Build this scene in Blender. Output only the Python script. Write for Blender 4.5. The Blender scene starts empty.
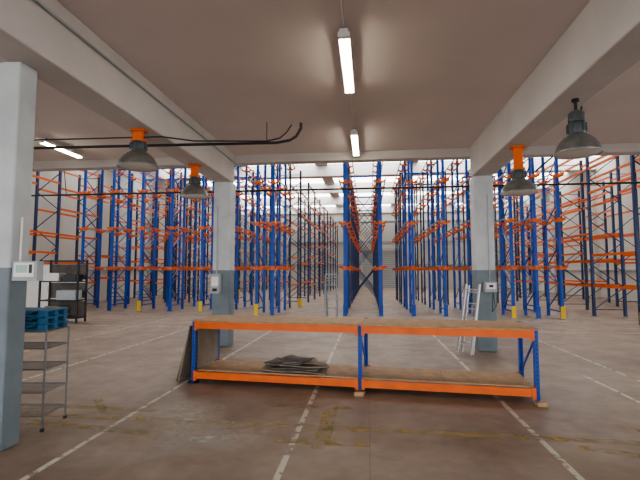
import bpy, math, random
from mathutils import Vector, Matrix
random.seed(7)
S=bpy.context.scene
# ---------------------------------------------------------------- materials
def mat(name, base, rough=0.6, metal=0.0, var=0.0, scale=4.0, bump=0.0, base2=None, emis=None, est=0.0):
    m=bpy.data.materials.new(name); m.use_nodes=True
    nt=m.node_tree; b=nt.nodes['Principled BSDF']
    b.inputs['Roughness'].default_value=rough; b.inputs['Metallic'].default_value=metal
    c=(*base,1)
    tc=nt.nodes.new('ShaderNodeTexCoord')
    n=nt.nodes.new('ShaderNodeTexNoise'); n.inputs['Scale'].default_value=scale; n.inputs['Detail'].default_value=6
    nt.links.new(tc.outputs['Object'],n.inputs['Vector'])
    r=nt.nodes.new('ShaderNodeValToRGB'); nt.links.new(n.outputs['Fac'],r.inputs['Fac'])
    r.color_ramp.elements[0].position=0.3; r.color_ramp.elements[1].position=0.7
    if base2 is None: base2=tuple(x*(1-var) for x in base)
    r.color_ramp.elements[0].color=(*base2,1); r.color_ramp.elements[1].color=c
    nt.links.new(r.outputs['Color'],b.inputs['Base Color'])
    if bump:
        bp=nt.nodes.new('ShaderNodeBump'); bp.inputs['Strength'].default_value=bump; bp.inputs['Distance'].default_value=0.02
        nt.links.new(n.outputs['Fac'],bp.inputs['Height']); nt.links.new(bp.outputs['Normal'],b.inputs['Normal'])
    if emis:
        b.inputs['Emission Color'].default_value=(*emis,1); b.inputs['Emission Strength'].default_value=est
    return m

M={}
M['blue']=mat('rack_blue',(0.007,0.075,0.43),0.4,0,0.25,3)
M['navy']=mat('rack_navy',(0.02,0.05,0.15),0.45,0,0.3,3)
M['orange']=mat('rack_orange',(0.80,0.15,0.015),0.45,0,0.2,5)
M['galv']=mat('galvanised_steel',(0.34,0.38,0.43),0.4,0.6,0.3,10)
M['alu']=mat('aluminium',(0.62,0.63,0.65),0.35,0.8,0.1,10)
M['wire']=mat('dull_steel_wire',(0.22,0.22,0.23),0.4,0.6,0.2,10)
M['yellow']=mat('safety_yellow',(0.85,0.6,0.03),0.5,0,0.15,6)
M['black']=mat('black_plastic',(0.015,0.015,0.017),0.5,0,0.2,8)
M['white']=mat('white_enamel',(0.8,0.8,0.78),0.4,0,0.08,6)
M['grey']=mat('grey_plastic',(0.38,0.42,0.45),0.5,0,0.1,6)
M['wood']=mat('particle_board',(0.48,0.31,0.17),0.7,0,0.3,9)
M['card']=mat('cardboard_grey',(0.30,0.25,0.20),0.85,0,0.3,5)
M['carddark']=mat('cardboard_dark',(0.17,0.155,0.14),0.8,0,0.4,5)
M['pblue']=mat('pallet_blue',(0.03,0.16,0.32),0.55,0,0.3,6)
M['lampmetal']=mat('lamp_reflector_metal',(0.30,0.30,0.29),0.35,0.6,0.4,8)
M['lampbody']=mat('lamp_housing',(0.09,0.11,0.12),0.45,0.2,0.2,8)
M['glass']=mat('lamp_glass',(0.65,0.65,0.62),0.12,0,0.1,8)
M['tube']=mat('fluorescent_tube',(1,1,0.9),0.4,0,0,4,emis=(1,0.92,0.72),est=32)
M['sky']=mat('skylight_polycarbonate',(0.8,0.85,0.9),0.4,0,0,4,emis=(1.0,0.97,0.91),est=5.2)
M['screen']=mat('lcd_screen',(0.35,0.5,0.45),0.2,0,0.2,8)
M['ceil']=mat('ceiling_plaster',(0.76,0.69,0.68),0.9,0,0.09,0.8,0.05)
M['beam']=mat('concrete_beam_paint',(0.62,0.59,0.57),0.85,0,0.12,1.5,0.08)
M['wall']=mat('wall_paint',(0.60,0.60,0.57),0.85,0,0.1,0.7,0.05)
M['roof']=mat('roof_panel',(0.50,0.51,0.51),0.8,0,0.12,1.0)

def pillar_mat():
    m=bpy.data.materials.new('pillar_two_tone_paint'); m.use_nodes=True
    nt=m.node_tree; b=nt.nodes['Principled BSDF']; b.inputs['Roughness'].default_value=0.6
    g=nt.nodes.new('ShaderNodeNewGeometry'); sx=nt.nodes.new('ShaderNodeSeparateXYZ'); nt.links.new(g.outputs['Position'],sx.inputs[0])
    c=nt.nodes.new('ShaderNodeMath'); c.operation='GREATER_THAN'; c.inputs[1].default_value=1.64
    nt.links.new(sx.outputs['Z'],c.inputs[0])
    n=nt.nodes.new('ShaderNodeTexNoise'); n.inputs['Scale'].default_value=3; n.inputs['Detail'].default_value=8
    nt.links.new(g.outputs['Position'],n.inputs['Vector'])
    def ramp(a,bb):
        r=nt.nodes.new('ShaderNodeValToRGB'); r.color_ramp.elements[0].position=.3; r.color_ramp.elements[1].position=.65
        r.color_ramp.elements[0].color=(*a,1); r.color_ramp.elements[1].color=(*bb,1); nt.links.new(n.outputs['Fac'],r.inputs['Fac']); return r
    lo=ramp((0.14,0.18,0.21),(0.19,0.235,0.265)); hi=ramp((0.43,0.47,0.49),(0.54,0.58,0.60))
    mx=nt.nodes.new('ShaderNodeMix'); mx.data_type='RGBA'
    nt.links.new(c.outputs[0],mx.inputs[0]); nt.links.new(lo.outputs[0],mx.inputs[6]); nt.links.new(hi.outputs[0],mx.inputs[7])
    nt.links.new(mx.outputs[2],b.inputs['Base Color'])
    return m
M['pillar']=pillar_mat()

def floor_mat():
    m=bpy.data.materials.new('polished_concrete_floor'); m.use_nodes=True
    nt=m.node_tree; b=nt.nodes['Principled BSDF']
    g=nt.nodes.new('ShaderNodeNewGeometry')
    def noise(s,d=6,dist=0):
        n=nt.nodes.new('ShaderNodeTexNoise'); n.inputs['Scale'].default_value=s; n.inputs['Detail'].default_value=d; n.inputs['Distortion'].default_value=dist
        nt.links.new(g.outputs['Position'],n.inputs['Vector']); return n
    def ramp(n,p0,c0,p1,c1):
        r=nt.nodes.new('ShaderNodeValToRGB'); e=r.color_ramp.elements
        e[0].position=p0;e[1].position=p1;e[0].color=(*c0,1);e[1].color=(*c1,1); nt.links.new(n.outputs['Fac'],r.inputs['Fac']); return r
    def mix(f,a,bb,typ='MIX'):
        x=nt.nodes.new('ShaderNodeMix'); x.data_type='RGBA'; x.blend_type=typ
        if isinstance(f,float): x.inputs[0].default_value=f
        else: nt.links.new(f,x.inputs[0])
        nt.links.new(a,x.inputs[6]); nt.links.new(bb,x.inputs[7]); return x.outputs[2]
    base=ramp(noise(0.45,8,0.5),0.35,(0.225,0.165,0.128),0.65,(0.30,0.232,0.18))
    fine=ramp(noise(6,10,0.2),0.3,(0.76,0.76,0.76),0.7,(1.1,1.1,1.1))
    c=mix(0.8,base.outputs[0],fine.outputs[0],'MULTIPLY')
    blot=ramp(noise(1.7,8,0.6),0.38,(0.84,0.84,0.85),0.55,(1.0,1.0,1.0))
    c=mix(0.8,c,blot.outputs[0],'MULTIPLY')
    dust=ramp(noise(1.3,12,1.0),0.56,(0,0,0),0.72,(0.25,0.25,0.25))
    rgb=nt.nodes.new('ShaderNodeRGB'); rgb.outputs[0].default_value=(0.42,0.37,0.30,1)
    c=mix(dust.outputs[0],c,rgb.outputs[0])
    yl=ramp(noise(0.8,10,0.4),0.58,(0,0,0),0.70,(0.3,0.3,0.3))
    rgb2=nt.nodes.new('ShaderNodeRGB'); rgb2.outputs[0].default_value=(0.36,0.27,0.13,1)
    c=mix(yl.outputs[0],c,rgb2.outputs[0])
    br=nt.nodes.new('ShaderNodeTexBrick'); br.inputs['Scale'].default_value=1.0; br.offset=0
    br.inputs['Brick Width'].default_value=4.6; br.inputs['Row Height'].default_value=4.6; br.inputs['Mortar Size'].default_value=0.005
    br.inputs['Color1'].default_value=(1,1,1,1);br.inputs['Color2'].default_value=(1,1,1,1);br.inputs['Mortar'].default_value=(0.7,0.67,0.65,1)
    nt.links.new(g.outputs['Position'],br.inputs['Vector'])
    c=mix(1.0,c,br.outputs['Color'],'MULTIPLY')
    nt.links.new(c,b.inputs['Base Color'])
    rr=ramp(noise(2.0,8),0.3,(0.36,)*3,0.7,(0.54,)*3); nt.links.new(rr.outputs[0],b.inputs['Roughness'])
    bp=nt.nodes.new('ShaderNodeBump'); bp.inputs['Strength'].default_value=0.12; bp.inputs['Distance'].default_value=0.01
    nt.links.new(noise(1.5,4).outputs['Fac'],bp.inputs['Height']); nt.links.new(bp.outputs['Normal'],b.inputs['Normal'])
    return m
M['floor']=floor_mat()

def worn_paint(name,col,p0,p1,scale,soft=False,mul=1.0,rough=.8):
    m=bpy.data.materials.new(name); m.use_nodes=True
    nt=m.node_tree; b=nt.nodes['Principled BSDF']; b.inputs['Base Color'].default_value=(*col,1); b.inputs['Roughness'].default_value=rough
    g=nt.nodes.new('ShaderNodeNewGeometry'); n=nt.nodes.new('ShaderNodeTexNoise'); n.inputs['Scale'].default_value=scale; n.inputs['Detail'].default_value=12
    nt.links.new(g.outputs['Position'],n.inputs['Vector'])
    r=nt.nodes.new('ShaderNodeValToRGB'); r.color_ramp.elements[0].position=p0; r.color_ramp.elements[1].position=p1
    r.color_ramp.elements[1].color=(mul,mul,mul,1)
    nt.links.new(n.outputs['Fac'],r.inputs['Fac'])
    out=r.outputs[0]
    if soft:
        tc=nt.nodes.new('ShaderNodeTexCoord'); gr=nt.nodes.new('ShaderNodeTexGradient'); gr.gradient_type='SPHERICAL'
        nt.links.new(tc.outputs['Object'],gr.inputs[0])
        mu=nt.nodes.new('ShaderNodeMath'); mu.operation='MULTIPLY'; nt.links.new(out,mu.inputs[0]); nt.links.new(gr.outputs['Fac'],mu.inputs[1]); out=mu.outputs[0]
    nt.links.new(out,b.inputs['Alpha'])
    return m
M['line']=worn_paint('worn_white_line_paint',(0.64,0.60,0.54),0.30,0.50,9,False,.9)
M['yline']=worn_paint('worn_yellow_line_paint',(0.50,0.38,0.15),0.38,0.68,7,False,.75)
M['dust']=worn_paint('spilled_dust',(0.72,0.69,0.65),0.25,0.85,12,True,1.0,1.0)

# ---------------------------------------------------------------- mesh builder
class MB:
    def __init__(s): s.v=[];s.f=[];s.mi=[];s.ms=[];s.sm=[]
    def m(s,k):
        if k not in s.ms: s.ms.append(k)
        return s.ms.index(k)
    def add(s,vs,fs,k,smooth=False):
        o=len(s.v); s.v+= [tuple(v) for v in vs]
        for f in fs: s.f.append(tuple(i+o for i in f)); s.mi.append(s.m(k)); s.sm.append(smooth)
    def box(s,c,d,k,R=None):
        c=Vector(c); vs=[]
        for z in(-.5,.5):
            for y in(-.5,.5):
                for x in(-.5,.5):
                    p=Vector((x*d[0],y*d[1],z*d[2]))
                    if R: p=R@p
                    vs.append(c+p)
        s.add(vs,[(0,2,3,1),(4,5,7,6),(0,1,5,4),(2,6,7,3),(0,4,6,2),(1,3,7,5)],k)
    def bar(s,a,b,w,h,k,up=(0,0,1)):
        a=Vector(a);b=Vector(b);z=(b-a); L=z.length; z.normalize(); u=Vector(up)
        if abs(z.dot(u))>0.99: u=Vector((0,1,0))
        x=z.cross(u).normalized(); y=x.cross(z)
        R=Matrix((x,y,z)).transposed()
        s.box((a+b)/2,(w,h,L),k,R)
    def cyl(s,a,b,r,k,n=10,r2=None):
        a=Vector(a);b=Vector(b);z=(b-a).normalized(); u=Vector((0,0,1))
        if abs(z.dot(u))>0.99: u=Vector((1,0,0))
        x=z.cross(u).normalized(); y=x.cross(z)
        if r2 is None:r2=r
        vs=[a+(x*math.cos(t)+y*math.sin(t))*r for t in [2*math.pi*i/n for i in range(n)]]
        vs+=[b+(x*math.cos(t)+y*math.sin(t))*r2 for t in [2*math.pi*i/n for i in range(n)]]
        s.add(vs,[(i,(i+1)%n,n+(i+1)%n,n+i) for i in range(n)],k,True)
        s.add([vs[i] for i in range(n)],[tuple(range(n))[::-1]],k); s.add([vs[n+i] for i in range(n)],[tuple(range(n))],k)
    def tube(s,pts,r,k,n=8):
        for a,b in zip(pts[:-1],pts[1:]): s.cyl(a,b,r,k,n)
    def lathe(s,c,prof,k,n=28,smooth=True):
        c=Vector(c); vs=[]
        for (r,z) in prof:
            for i in range(n):
                t=2*math.pi*i/n; vs.append(c+Vector((r*math.cos(t),r*math.sin(t),z)))
        fs=[]
        for j in range(len(prof)-1):
            for i in range(n):
                fs.append((j*n+i,j*n+(i+1)%n,(j+1)*n+(i+1)%n,(j+1)*n+i))
        s.add(vs,fs,k,smooth)
    def obj(s,name,loc=(0,0,0),rz=0,bevel=0):
        me=bpy.data.meshes.new(name); me.from_pydata(s.v,[],s.f)
        for k in s.ms: me.materials.append(M[k])
        for p,i,q in zip(me.polygons,s.mi,s.sm): p.material_index=i; p.use_smooth=q
        me.update(); o=bpy.data.objects.new(name,me); S.collection.objects.link(o)
        o.location=loc; o.rotation_euler=(0,0,rz)
        if bevel:
            b=o.modifiers.new('bevel','BEVEL'); b.width=bevel; b.segments=2; b.limit_method='ANGLE'
        return o
def simple(name,c,d,k,bevel=0):
    b=MB(); b.box((0,0,0),d,k); return b.obj(name,c,0,bevel)

# ---------------------------------------------------------------- shell
XL,XR=-15.0,14.0; YB,YM,YF=-9.0,9.6,46.0; HC,HR=4.25,8.6
simple('floor',((XL+XR)/2,(YB+YF)/2,-0.1),(XR-XL,YF-YB,0.2),'floor')
simple('ceiling',((XL+XR)/2,(YB+YM)/2,HC+0.1),(XR-XL,YM-YB,0.2),'ceil')
for nm,xw in (('wall_left',XL-.1),('wall_right',XR+.1)):
    b=MB(); b.box((xw,(YM+YF)/2,HR/2),(.2,YF-YM,HR),'wall')
    b.box((xw,(YB+YM)/2,.6),(.2,YM-YB,1.2),'wall'); b.box((xw,(YB+YM)/2,3.97),(.2,YM-YB,.56),'wall'); b.box((xw,(YB+YM)/2,(HC+HR)/2+.1),(.2,YM-YB,HR-HC-.2),'wall')
    for i in range(7): b.box((xw,YB+.15+i*(YM-YB-.3)/6,2.45),(.2,.3,2.6),'wall')  # gaps between these posts are unseen openings, added to let sky light in
    b.obj(nm)
simple('wall_front',((XL+XR)/2,YF+0.1,HR/2),(XR-XL+.4,0.2,HR),'wall')
simple('wall_upper',((XL+XR)/2,YM-0.1,(HC+.2+HR)/2),(XR-XL,0.2,HR-HC-.2),'wall')
b=MB(); x=XL
daylight_openings=[(-13.5,-7.0),(-5.5,4.5),(6.0,12.5)]  # unseen openings behind the camera, put in and widened to brighten the foreground
for a,c in daylight_openings:
    b.box(((x+a)/2,YB-.1,HC/2),(a-x,.2,HC),'wall'); b.box(((a+c)/2,YB-.1,HC-.1),(c-a,.2,.2),'wall'); x=c
b.box(((x+XR)/2,YB-.1,HC/2),(XR-x,.2,HC),'wall'); b.obj('wall_back')
simple('lintel_beam',((XL+XR)/2,YM-.14,4.155),(XR-XL,.26,.185),'beam')
PX=[-8.8,-3.2,2.38,7.95]
for i,px in enumerate(PX):
    for py in (3.75,9.3):
        x=px; w=.38; d=.38
        if px==-3.2 and py<5: x=-3.48; w=.44; d=.22; py=3.71
        if px>0 and py<5: py=-1.9
        simple('concrete_pillar',(x,py,1.8),(w,d,3.598),'pillar',.015)
    bb=MB(); bb.box((0,0,0),(.42,YM-YB-.3,.648),'beam'); bb.obj('ceiling_beam',(px,(YM+YB)/2-.14,3.925),0,.02)
b=MB()
roofL=XR-XL
for k in range(6):
    y0=YM+k*6.07
    b.box(((XL+XR)/2,y0+1.9,HR+.05),(roofL,3.8,.1),'roof')
    for xx in range(5):
        xc=XL+roofL*(xx+.5)/5
        b.box((xc-roofL/10+.4,y0+4.93,HR+.05),(.8,2.27,.1),'roof')
b.obj('ceiling_hall')
for k in range(6):
    y0=YM+k*6.07
    simple('skylight',((XL+XR)/2,y0+4.93,HR+.16),(roofL,2.3,.06),'sky')
for k in range(7):
    simple('roof_girder',((XL+XR)/2,YM+.3+k*6.0,HR-.35),(roofL,.3,.7),'white')
b=MB()
for i in range(59):
    b.box((XL+.25+i*.5,YF-.03,HR/2),(.06,.06,HR),'wall')
for h in (2.4,4.8,7.0): b.box(((XL+XR)/2,YF-.05,h),(roofL,.1,.12),'grey')
b.obj('trim_1')
b=MB()
for i in range(7):
    b.box((XR-.12,10.5+i*5.9,HR/2),(.24,.4,HR),'wall')
    b.box((XL+.12,10.5+i*5.9,HR/2),(.24,.4,HR),'wall')
for xx in (XL+.05,XR-.05): b.box((xx,28,1.7),(.1,35,.08),'grey')
b.obj('trim_2')
b=MB(); b.box((0,0,1.9),(3.6,.1,3.8),'grey')
for i in range(19): b.box((0,-.06,.1+i*.2),(3.6,.03,.03),'white')
b.box((-1.86,-.05,1.95),(.12,.2,3.9),'alu'); b.box((1.86,-.05,1.95),(.12,.2,3.9),'alu'); b.box((0,-.05,3.95),(3.84,.2,.15),'alu')
b.obj('door_1',(1.2,YF-.15,0))
M['yard']=mat('yard_concrete',(0.50,0.47,0.44),0.9,0,0.15,1)
simple('yard_ground',(0,YB-15.2,-.12),(80,30,.2),'yard')

# ---------------------------------------------------------------- floor markings
b=MB()
def fl(x0,y0,x1,y1,w,k):
    a=Vector((x0,y0,.003));c=Vector((x1,y1,.003));t=(c-a).normalized();n=Vector((-t.y,t.x,0))*w/2
    b.add([a-n,c-n,c+n,a+n],[(0,1,2,3)],k)
for xx in (-2.66,-.72,1.62,3.95,-5.1,-6.9,): fl(xx,-6,xx,14.5,.055,'line')
fl(3.3,1.5,3.3,7.2,.055,'line')
fl(-9,12.2,12,12.2,.075,'line')
fl(-9,14.8,12,14.8,.075,'line')
fl(-6.5,4.65,3.6,4.45,.13,'yline'); fl(-6,4.95,-1.8,4.85,.12,'yline')
fl(-.45,4.0,-.45,5.2,.16,'yline'); fl(-1.2,5.2,-.2,5.2,.1,'yline'); fl(2.6,5.0,3.6,3.2,.1,'yline')
fl(-5.9,4.2,-4,3.4,.1,'yline'); fl(-3.6,4.35,-2.2,4.2,.14,'yline'); fl(-.9,4.15,0,4.15,.12,'yline')
fl(-3.4,5.2,-2.9,4.6,.1,'yline'); fl(1.9,4.3,3.0,4.0,.12,'yline')
b.obj('floor_marking_lines')
for loc,sc in (((-1.95,4.7,.006),(.5,.9)),((-1.55,4.15,.007),(.7,.5)),((-2.2,5.0,.008),(.4,.4)),((-.9,10.8,.006),(.4,.5))):
    b=MB(); b.add([(-1,-1,0),(1,-1,0),(1,1,0),(-1,1,0)],[(0,1,2,3)],'dust'); o=b.obj('dust_spill',loc,.2); o.scale=(*sc,1)

# ---------------------------------------------------------------- shelving bench
BX,BY=-2.54,6.12
L=4.62; D=.82; ang=math.atan2(5.52-5.96,2.09+2.51)
b=MB(); P=.05
xs=[0,2.43,L]
for x in xs:
    for y in (0,D):
        s=1 if y==0 else -1
        b.box((x,y,.46),(P,.006,.88),'blue'); b.box((x-P/2,y+s*.025,.46),(.006,.05,.88),'blue'); b.box((x+P/2,y+s*.025,.46),(.006,.05,.88),'blue')
        b.box((x-P/2+.008,y+s*.05,.46),(.016,.005,.88),'blue'); b.box((x+P/2-.008,y+s*.05,.46),(.016,.005,.88),'blue')
        for i in range(16):
            b.box((x,y-s*.004,.07+i*.052),(.014,.004,.024),'black')
        b.box((x,y+s*.02,.01),(.12,.12,.02),'black' if x==0 else 'galv')
    for z in (.12,.8): b.bar((x,.04,z),(x,D-.04,z),.025,.025,'blue')
    if x>0: b.bar((x,.04,.78),(x,D-.04,.22),.02,.02,'blue')
for (x0,x1) in ((0,2.43),(2.43,L)):
    for z in (.115,.825):
        for y in (-.012,D+.012):
            b.box(((x0+x1)/2,y,z),(x1-x0-P-.01,.04,.085),'orange')
            b.box(((x0+x1)/2,y,z+.045),(x1-x0-P-.01,.05,.012),'orange')
            for xe in (x0+P/2+.02,x1-P/2-.02): b.box((xe,y-.012 if y<0 else y+.012,z),(.04,.03,.14),'orange')
        for i in range(3):
            xm=x0+(x1-x0)*(i+1)/4; b.box((xm,D/2,z),(.04,D-.05,.05),'orange')
for i,(x0,x1) in enumerate(((-.03,1.2),(1.205,2.43),(2.435,3.5),(3.505,L+.03))):
    b.box(((x0+x1)/2,D/2,.887),(x1-x0,D+.05,.018),'wood')
    xa,xb=max(x0,.04),min(x1,L-.04)
    b.box(((xa+xb)/2,D/2,.176),(xb-xa,D-.08,.018),'wood')
b.box((.03,D/2,.50),(.014,D-.16,.60),'card')
b.obj('storage_bench_rack',(BX,BY,0),ang)
def bl(x,y,z):
    return (BX+x*math.cos(ang)-y*math.sin(ang),BY+x*math.sin(ang)+y*math.cos(ang),z)
for x in (2.43,L):
    simple('wood_block',bl(x,-.14,.025),(.12,.1,.05),'wood',.004)
b=MB()
sheets=[(0,0,.9,.54,.05,0),(.02,.02,.76,.48,-.12,.022),(.1,.05,.66,.44,.2,.044),(-.12,0,.58,.42,-.2,.066),(.05,.05,.5,.36,.3,.088),(.0,.04,.42,.3,-.4,.108)]
for i,(x,y,w,d,r,z) in enumerate(sheets):
    R=Matrix.Rotation(r,3,'Z')@Matrix.Rotation(.03*(-1)**i,3,'Y')
    N=8; vs=[]
    for lay in (0,.012):
        for j in range(N+1):
            for k in range(N+1):
                px=(j/N-.5)*w; py=(k/N-.5)*d
                pz=.007*math.sin(px*9+i*2)+.006*math.cos(py*11+i)
                if i==5 or i==3: pz+=.25*max(0,abs(px)-w*.3)**1.2
                v=R@Vector((px,py,pz+lay)); vs.append((v.x+x,v.y+y,v.z+z))
    fs=[];Q=(N+1)**2
    for j in range(N):
        for k in range(N):
            a=j*(N+1)+k; fs+=[(a,a+1,a+N+2,a+N+1),(Q+a,Q+a+N+1,Q+a+N+2,Q+a+1)]
    for j in range(N):
        for (p,q) in ((j,j+1),(N*(N+1)+j+1,N*(N+1)+j),((j+1)*(N+1),j*(N+1)),(j*(N+1)+N,(j+1)*(N+1)+N)):
            fs.append((p,q,Q+q,Q+p))
    b.add(vs,fs,'card' if i in (0,2,4) else 'carddark')
b.obj('cardboard_sheet_stack',bl(1.46,.32,.21),ang)
b=MB()
for i,(w,h,y) in enumerate(((.80,.82,.42),(.66,.78,.45),(.55,.62,.36))):
    t=.20+.03*i
    R=Matrix.Rotation(t,3,'Y')
    c=Vector((-.15-.035*i,y,h/2*math.cos(t)+.006)); b.box(c,(.018,w,h),'card' if i!=1 else 'wood',R)
b.obj('leaning_board_stack',bl(.0,-.02,0),ang)

# ---------------------------------------------------------------- high bay lamps
def highbay(x,y,zb,top,orange=True,sc=1.0):
    b=MB()
    r=.27*sc
    b.lathe((0,0,0),[(r,0),(r*1.03,.012),(r*.99,.03),(r*.92,.08),(r*.78,.14),(r*.58,.19),(r*.40,.22),(r*.30,.235)],'lampmetal')
    b.lathe((0,0,0),[(r*.97,.006),(r*.88,.075),(r*.7,.14),(r*.3,.2),(0.001,.2)],'lampmetal')
    b.lathe((0,0,0),[(r*.99,.006),(r*.8,-.012),(r*.4,-.022),(.001,-.024)],'glass')
    b.lathe((0,0,0),[(r*.32,.23),(r*.38,.25),(r*.38,.35),(r*.30,.375),(.001,.375)],'lampbody')
    for i in range(10):
        t=i*math.pi/5; b.box((r*.40*math.cos(t),r*.40*math.sin(t),.30),(.02,.008,.1),'lampbody',Matrix.Rotation(t,3,'Z'))
    H=top-zb-.004
    if orange:
        b.box((0,0,(H+.34)/2),(.06,.06,H-.34),'orange')
        b.box((0,0,.385),(.17,.14,.04),'orange'); b.box((0,-.02,(H+.4)/2),(.14,.04,H-.41),'orange'); b.box((0,0,H-.012),(.2,.16,.024),'orange')
    else:
        b.lathe((0,0,.375),[(.085,0),(.085,.1),(.05,.13),(.001,.13)],'lampbody',16)
        b.cyl((0,0,.45),(0,0,H),.018,'black'); b.cyl((0,0,H-.03),(0,0,H),.04,'black')
    return b.obj('high_bay_lamp',(x,y,zb))
highbay(-3.2,5.62,3.06,3.6); highbay(-3.2,7.6,2.99,3.6,sc=.95); highbay(2.38,7.05,2.84,3.6); highbay(2.40,5.15,2.95,3.6,False,.9)

def batten(x,y,z=4.14,L=1.5):
    b=MB(); b.box((0,0,.03),(.09,L,.05),'white'); b.box((0,0,.0),(.13,L-.06,.02),'white')
    for dx in(-.035,.035): b.cyl((dx,-L/2+.05,-.02),(dx,L/2-.05,-.02),.017,'tube')
    for s in(-1,1):
        b.box((0,s*(L/2-.02),-.01),(.13,.05,.06),'white'); b.cyl((0,s*L*.35,.05),(0,s*L*.35,HC-z-.002),.008,'black')
    return b.obj('fluorescent_batten',(x,y,z))
batten(-.24,5.16); batten(-.24,8.45); batten(-.24,1.5); batten(-6.3,8.1,L=1.2); batten(5.2,1.5); batten(-6.3,2.6); batten(-.24,-3); batten(5.2,-3); batten(-6.3,-2)
b=MB(); b.tube([(-.24,-8,4.236),(-.24,9.3,4.236)],.011,'white'); b.obj('ceiling_conduit')
b=MB(); b.tube([(-2.966,-8,4.05),(-2.966,9.3,4.05)],.014,'grey'); b.obj('beam_conduit')
b=MB()
pts=[(-9,6.0,3.56),(-1.35,6.2,3.53),(-1.15,6.2,3.56),(-1.05,6.2,3.62),(-.98,6.2,3.74),(-.98,6.2,3.82)]
b.tube(pts,.022,'black')
b.tube([(-9,5.7,3.585),(-3.0,5.9,3.585),(-2.6,6.1,3.57),(-1.5,6.2,3.56),(-1.3,6.2,3.6),(-1.2,6.2,3.68),(-1.12,6.2,3.8)],.011,'black')
b.tube([(-1.5,6.2,3.53),(-1.5,6.2,3.85)],.006,'black')
b.obj('black_cable_pipe')
b=MB(); b.tube([(-14.5,9.75,3.5),(13.5,9.75,3.5)],.022,'black')
for i in range(10): b.bar((-13+i*2.8,9.75,3.5),(-13+i*2.8,9.62,4.2),.012,.012,'black')
b.obj('service_pipe')
b=MB(); b.tube([(2.66,7.1,3.2),(3.3,7.1,3.75),(3.4,7.1,4.24)],.014,'black'); b.obj('lamp_cable')

b=MB(); b.box((0,0,0),(.25,.08,.18),'grey'); b.box((.0,-.045,.01),(.2,.012,.13),'white'); b.box((-.02,-.053,.02),(.11,.006,.07),'screen')
b.box((.07,-.053,.02),(.03,.006,.08),'black'); b.tube([(-.08,.0,.09),(-.08,.0,.5)],.01,'white')
b.obj('meter_box',(-3.13,3.66,1.61),0,.006)
b=MB(); b.box((0,0,0),(.2,.14,.42),'grey'); b.box((0,-.075,.05),(.15,.01,.2),'white'); b.box((0,-.075,-.13),(.1,.012,.06),'black'); b.tube([(0,.04,.2),(0,.04,1.7)],.014,'grey')
b.obj('electrical_panel',(-3.28,9.035,1.35),0,.006)
b=MB(); b.box((0,0,0),(.24,.12,.2),'grey'); b.box((0,-.065,.02),(.18,.012,.12),'white'); b.box((.0,-.073,.02),(.08,.01,.05),'black'); b.tube([(0,.03,.1),(0,.03,1.9)],.012,'grey')
b.tube([(.05,0,-.1),(.08,-.02,-.4),(.02,-.02,-.5),(.05,0,-.1)],.008,'black'); b.obj('switch_box',(2.44,9.045,1.3),0,.006)

b=MB()
def ladder_part(b,base,top,wv,n,k='alu'):
    base=Vector(base);top=Vector(top);wv=Vector(wv)
    b.bar(base-wv,top-wv,.055,.022,k); b.bar(base+wv,top+wv,.055,.022,k)
    for i in range(n):
        p=base.lerp(top,(i+.6)/n); b.bar(p-wv,p+wv,.035,.025,k)
ladder_part(b,(0,0,0.01),(.22,.08,1.36),(.09,-.16,0),5); ladder_part(b,(.07,.04,0.01),(.25,.12,1.33),(.07,-.14,0),4)
b.obj('aluminium_ladder',(1.84,8.8,0))
b=MB(); ladder_part(b,(0,-.35,0.01),(0,0,1.5),(.2,0,0),6,'galv'); ladder_part(b,(0,.45,0.01),(0,.03,1.5),(.18,0,0),3,'galv'); b.box((0,0,1.52),(.4,.16,.04),'galv')
b.obj('step_ladder',(-1.3,15.1,0))

b=MB()
for x in(-.3,.3):
    for y in(-.2,.2):
        b.cyl((x,y,.03),(x,y,1.0),.010,'wire'); b.cyl((x,y,0.0),(x,y,.03),.02,'black',12)
for z in (.15,.38,.61,.82,.99):
    for y in (-.2,.2): b.cyl((-.3,y,z),(.3,y,z),.007,'wire',6)
    for x in (-.3,.3): b.cyl((x,-.2,z),(x,.2,z),.007,'wire',6)
    for i in range(9): b.cyl((-.3,-.2+i*.05,z),(.3,-.2+i*.05,z),.003,'wire',4)
b.obj('wire_shelf_trolley',(-3.60,4.28,0),.12)
b=MB()
for s in range(3):
    z=s*.07
    for y in(-.17,0,.17): b.box((0,y,z+.008),(.56,.07,.016),'pblue')
    for y in(-.17,0,.17):
        for x in(-.24,0,.24): b.box((x,y,z+.032),(.07,.06,.034),'pblue')
    for i in range(6): b.box((-.25+i*.1,0,z+.057),(.075,.42,.014),'pblue')
b.obj('plastic_pallet_stack',(-3.60,4.28,1.001),.12)

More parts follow.
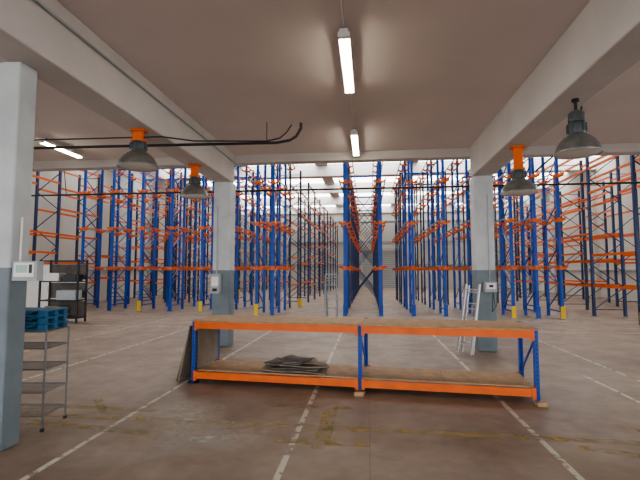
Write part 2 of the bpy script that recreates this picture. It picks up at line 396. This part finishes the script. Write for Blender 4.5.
# ---------------------------------------------------------------- racking
H=6.6
LV=[1.75,3.4,4.95,6.3]
def drivein(name,lines,ys,levels=LV,H=H,xb=0,w=.09,nblue=6,brace='blue'):
    b=MB(); y0=ys[0]; Y1=ys[-1]; n=len(ys)
    for li,x in enumerate(lines):
        for j,y in enumerate(ys):
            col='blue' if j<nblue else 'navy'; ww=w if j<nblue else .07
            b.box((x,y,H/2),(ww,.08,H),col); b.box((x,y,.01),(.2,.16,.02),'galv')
            for z in levels:
                b.box((x,y-.01,z),(.11,.11,.14),'orange')
                for s in(-1,1): b.bar((x+s*.05,y,z-.05),(x+s*.22,y,z+.03),.04,.06,'orange')
            if j==0: b.box((x,y-.06,.22),(.14,.03,.42),'yellow' if li%2==0 and abs(x)>3 else 'blue')
        for j in range(0,n-1,2):
            ya=ys[j]; yb=ys[j+1]; z=.3; f=0
            while z<H-.8:
                b.bar((x,ya if f else yb,z),(x,yb if f else ya,z+.75),.03,.03,'galv' if j>1 else brace); z+=.75; f=1-f
            for z in (.25,H-.25): b.bar((x,ya,z),(x,yb,z),.04,.04,'blue')
        for z in levels:
            for s in(-1,1): b.box((x+s*.2,(y0+Y1)/2,z+.06),(.035,Y1-y0+.2,.04),'orange' if s>0 else 'galv')
    for j in range(0,n,2):
        b.bar((lines[0],ys[j],H-.06),(lines[-1],ys[j],H-.06),.06,.08,'blue')
    for j in range(3,n,2):
        if not xb: break
        y=ys[j]
        for a,c in zip(lines[:-1],lines[1:]):
            for z in (.3,2.1,3.9): b.bar((a,y,z),(c,y,z+1.6),.03,.03,'navy'); b.bar((c,y,z),(a,y,z+1.6),.03,.03,'navy')
    return b.obj(name)
def Y(y0,n,gap=2.0,dep=1.15):
    r=[];y=y0
    for i in range(n): r+= [y,y+dep]; y+=dep+gap
    return r
def palletrack(name,x0,depth,y0,bays,bw=2.7,levels=(1.1,2.2,3.2,4.3,5.4,6.1),H=6.4,up='navy',yel=True):
    b=MB()
    for j in range(bays+1):
        y=y0+j*bw
        for x in(x0,x0+depth):
            b.box((x,y,H/2),(.085,.1,H),up); b.box((x,y,.01),(.16,.16,.02),'galv')
            if yel and j==0: b.box((x,y-.09,.2),(.16,.03,.4),'yellow')
        z=.25;f=0
        while z<H-.8:
            b.bar((x0+(depth if f else 0),y,z),(x0+(0 if f else depth),y,z+.8),.03,.03,up); z+=.8;f=1-f
        for zz in (.25,H-.2): b.bar((x0,y,zz),(x0+depth,y,zz),.03,.03,up)
    for j in range(bays):
        y=y0+(j+.5)*bw
        for z in levels:
            if random.random()<.10: continue
            zz=z+random.choice((-.2,0,0,.2))
            for x in(x0,x0+depth): b.box((x,y,zz),(.05,bw-.1,.085),'orange')
    return b.obj(name)
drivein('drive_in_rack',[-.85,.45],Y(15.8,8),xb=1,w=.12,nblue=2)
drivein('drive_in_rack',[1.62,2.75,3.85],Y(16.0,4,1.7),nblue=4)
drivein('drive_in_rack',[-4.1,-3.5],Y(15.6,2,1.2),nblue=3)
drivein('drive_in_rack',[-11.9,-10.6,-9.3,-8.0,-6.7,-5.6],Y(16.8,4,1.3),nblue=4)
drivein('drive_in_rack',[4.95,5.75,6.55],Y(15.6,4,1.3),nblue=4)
palletrack('pallet_rack',-4.15,1.0,19.9,9,up='navy')
palletrack('pallet_rack',-14.2,1.05,14.2,8)
palletrack('pallet_rack',8.1,1.05,14.0,6)
palletrack('pallet_rack',11.4,1.05,16.0,8)
palletrack('pallet_rack',-9.0,1.0,29.5,5)
b=MB(); b.box((0,0,.95),(1.9,.6,1.8),'white'); b.box((0,0,.03),(1.84,.54,.06),'black')
for x in (-.48,.48): b.box((x,-.31,.95),(.9,.02,1.68),'white')
b.box((.0,-.325,.95),(.02,.02,1.7),'black'); b.box((-.08,-.335,1.0),(.03,.03,.2),'alu'); b.box((.08,-.335,1.0),(.03,.03,.2),'alu'); b.box((0,0,1.87),(1.94,.64,.04),'grey')
b.obj('storage_cabinet',(-11.5,14.8,0),.1)
b=MB()
for x in(-.6,.6):
    for y in(-.25,.25): b.box((x,y,1.0),(.05,.05,2.0),'black')
for z in(.15,.7,1.3,1.95): b.box((0,0,z),(1.25,.55,.04),'black')
for z in (.4,1.0,1.6): b.box((0,.27,z),(1.2,.02,.5),'carddark')
b.box((-.2,0,.345),(.5,.4,.35),'card'); b.box((.2,0,.87),(.6,.4,.3),'grey'); b.box((-.25,0,1.445),(.4,.4,.25),'white'); b.box((.3,0,1.42),(.4,.4,.2),'black')
b.obj('black_shelving_unit',(-9.75,12.9,0),.1)

# ---------------------------------------------------------------- light + camera
w=bpy.data.worlds.new('overcast_sky'); S.world=w; w.use_nodes=True
bg=w.node_tree.nodes['Background']; bg.inputs[0].default_value=(0.97,0.97,1,1); bg.inputs[1].default_value=5.2
cam=bpy.data.cameras.new('camera'); co=bpy.data.objects.new('camera',cam); S.collection.objects.link(co)
co.location=(0,0,1.6); co.rotation_euler=(math.radians(90+4.26),0,math.radians(6.4))
cam.sensor_width=36; cam.lens=24.19; cam.clip_end=200
S.camera=co
try: S.view_settings.look='AgX - Medium High Contrast'
except Exception as e: print(e)
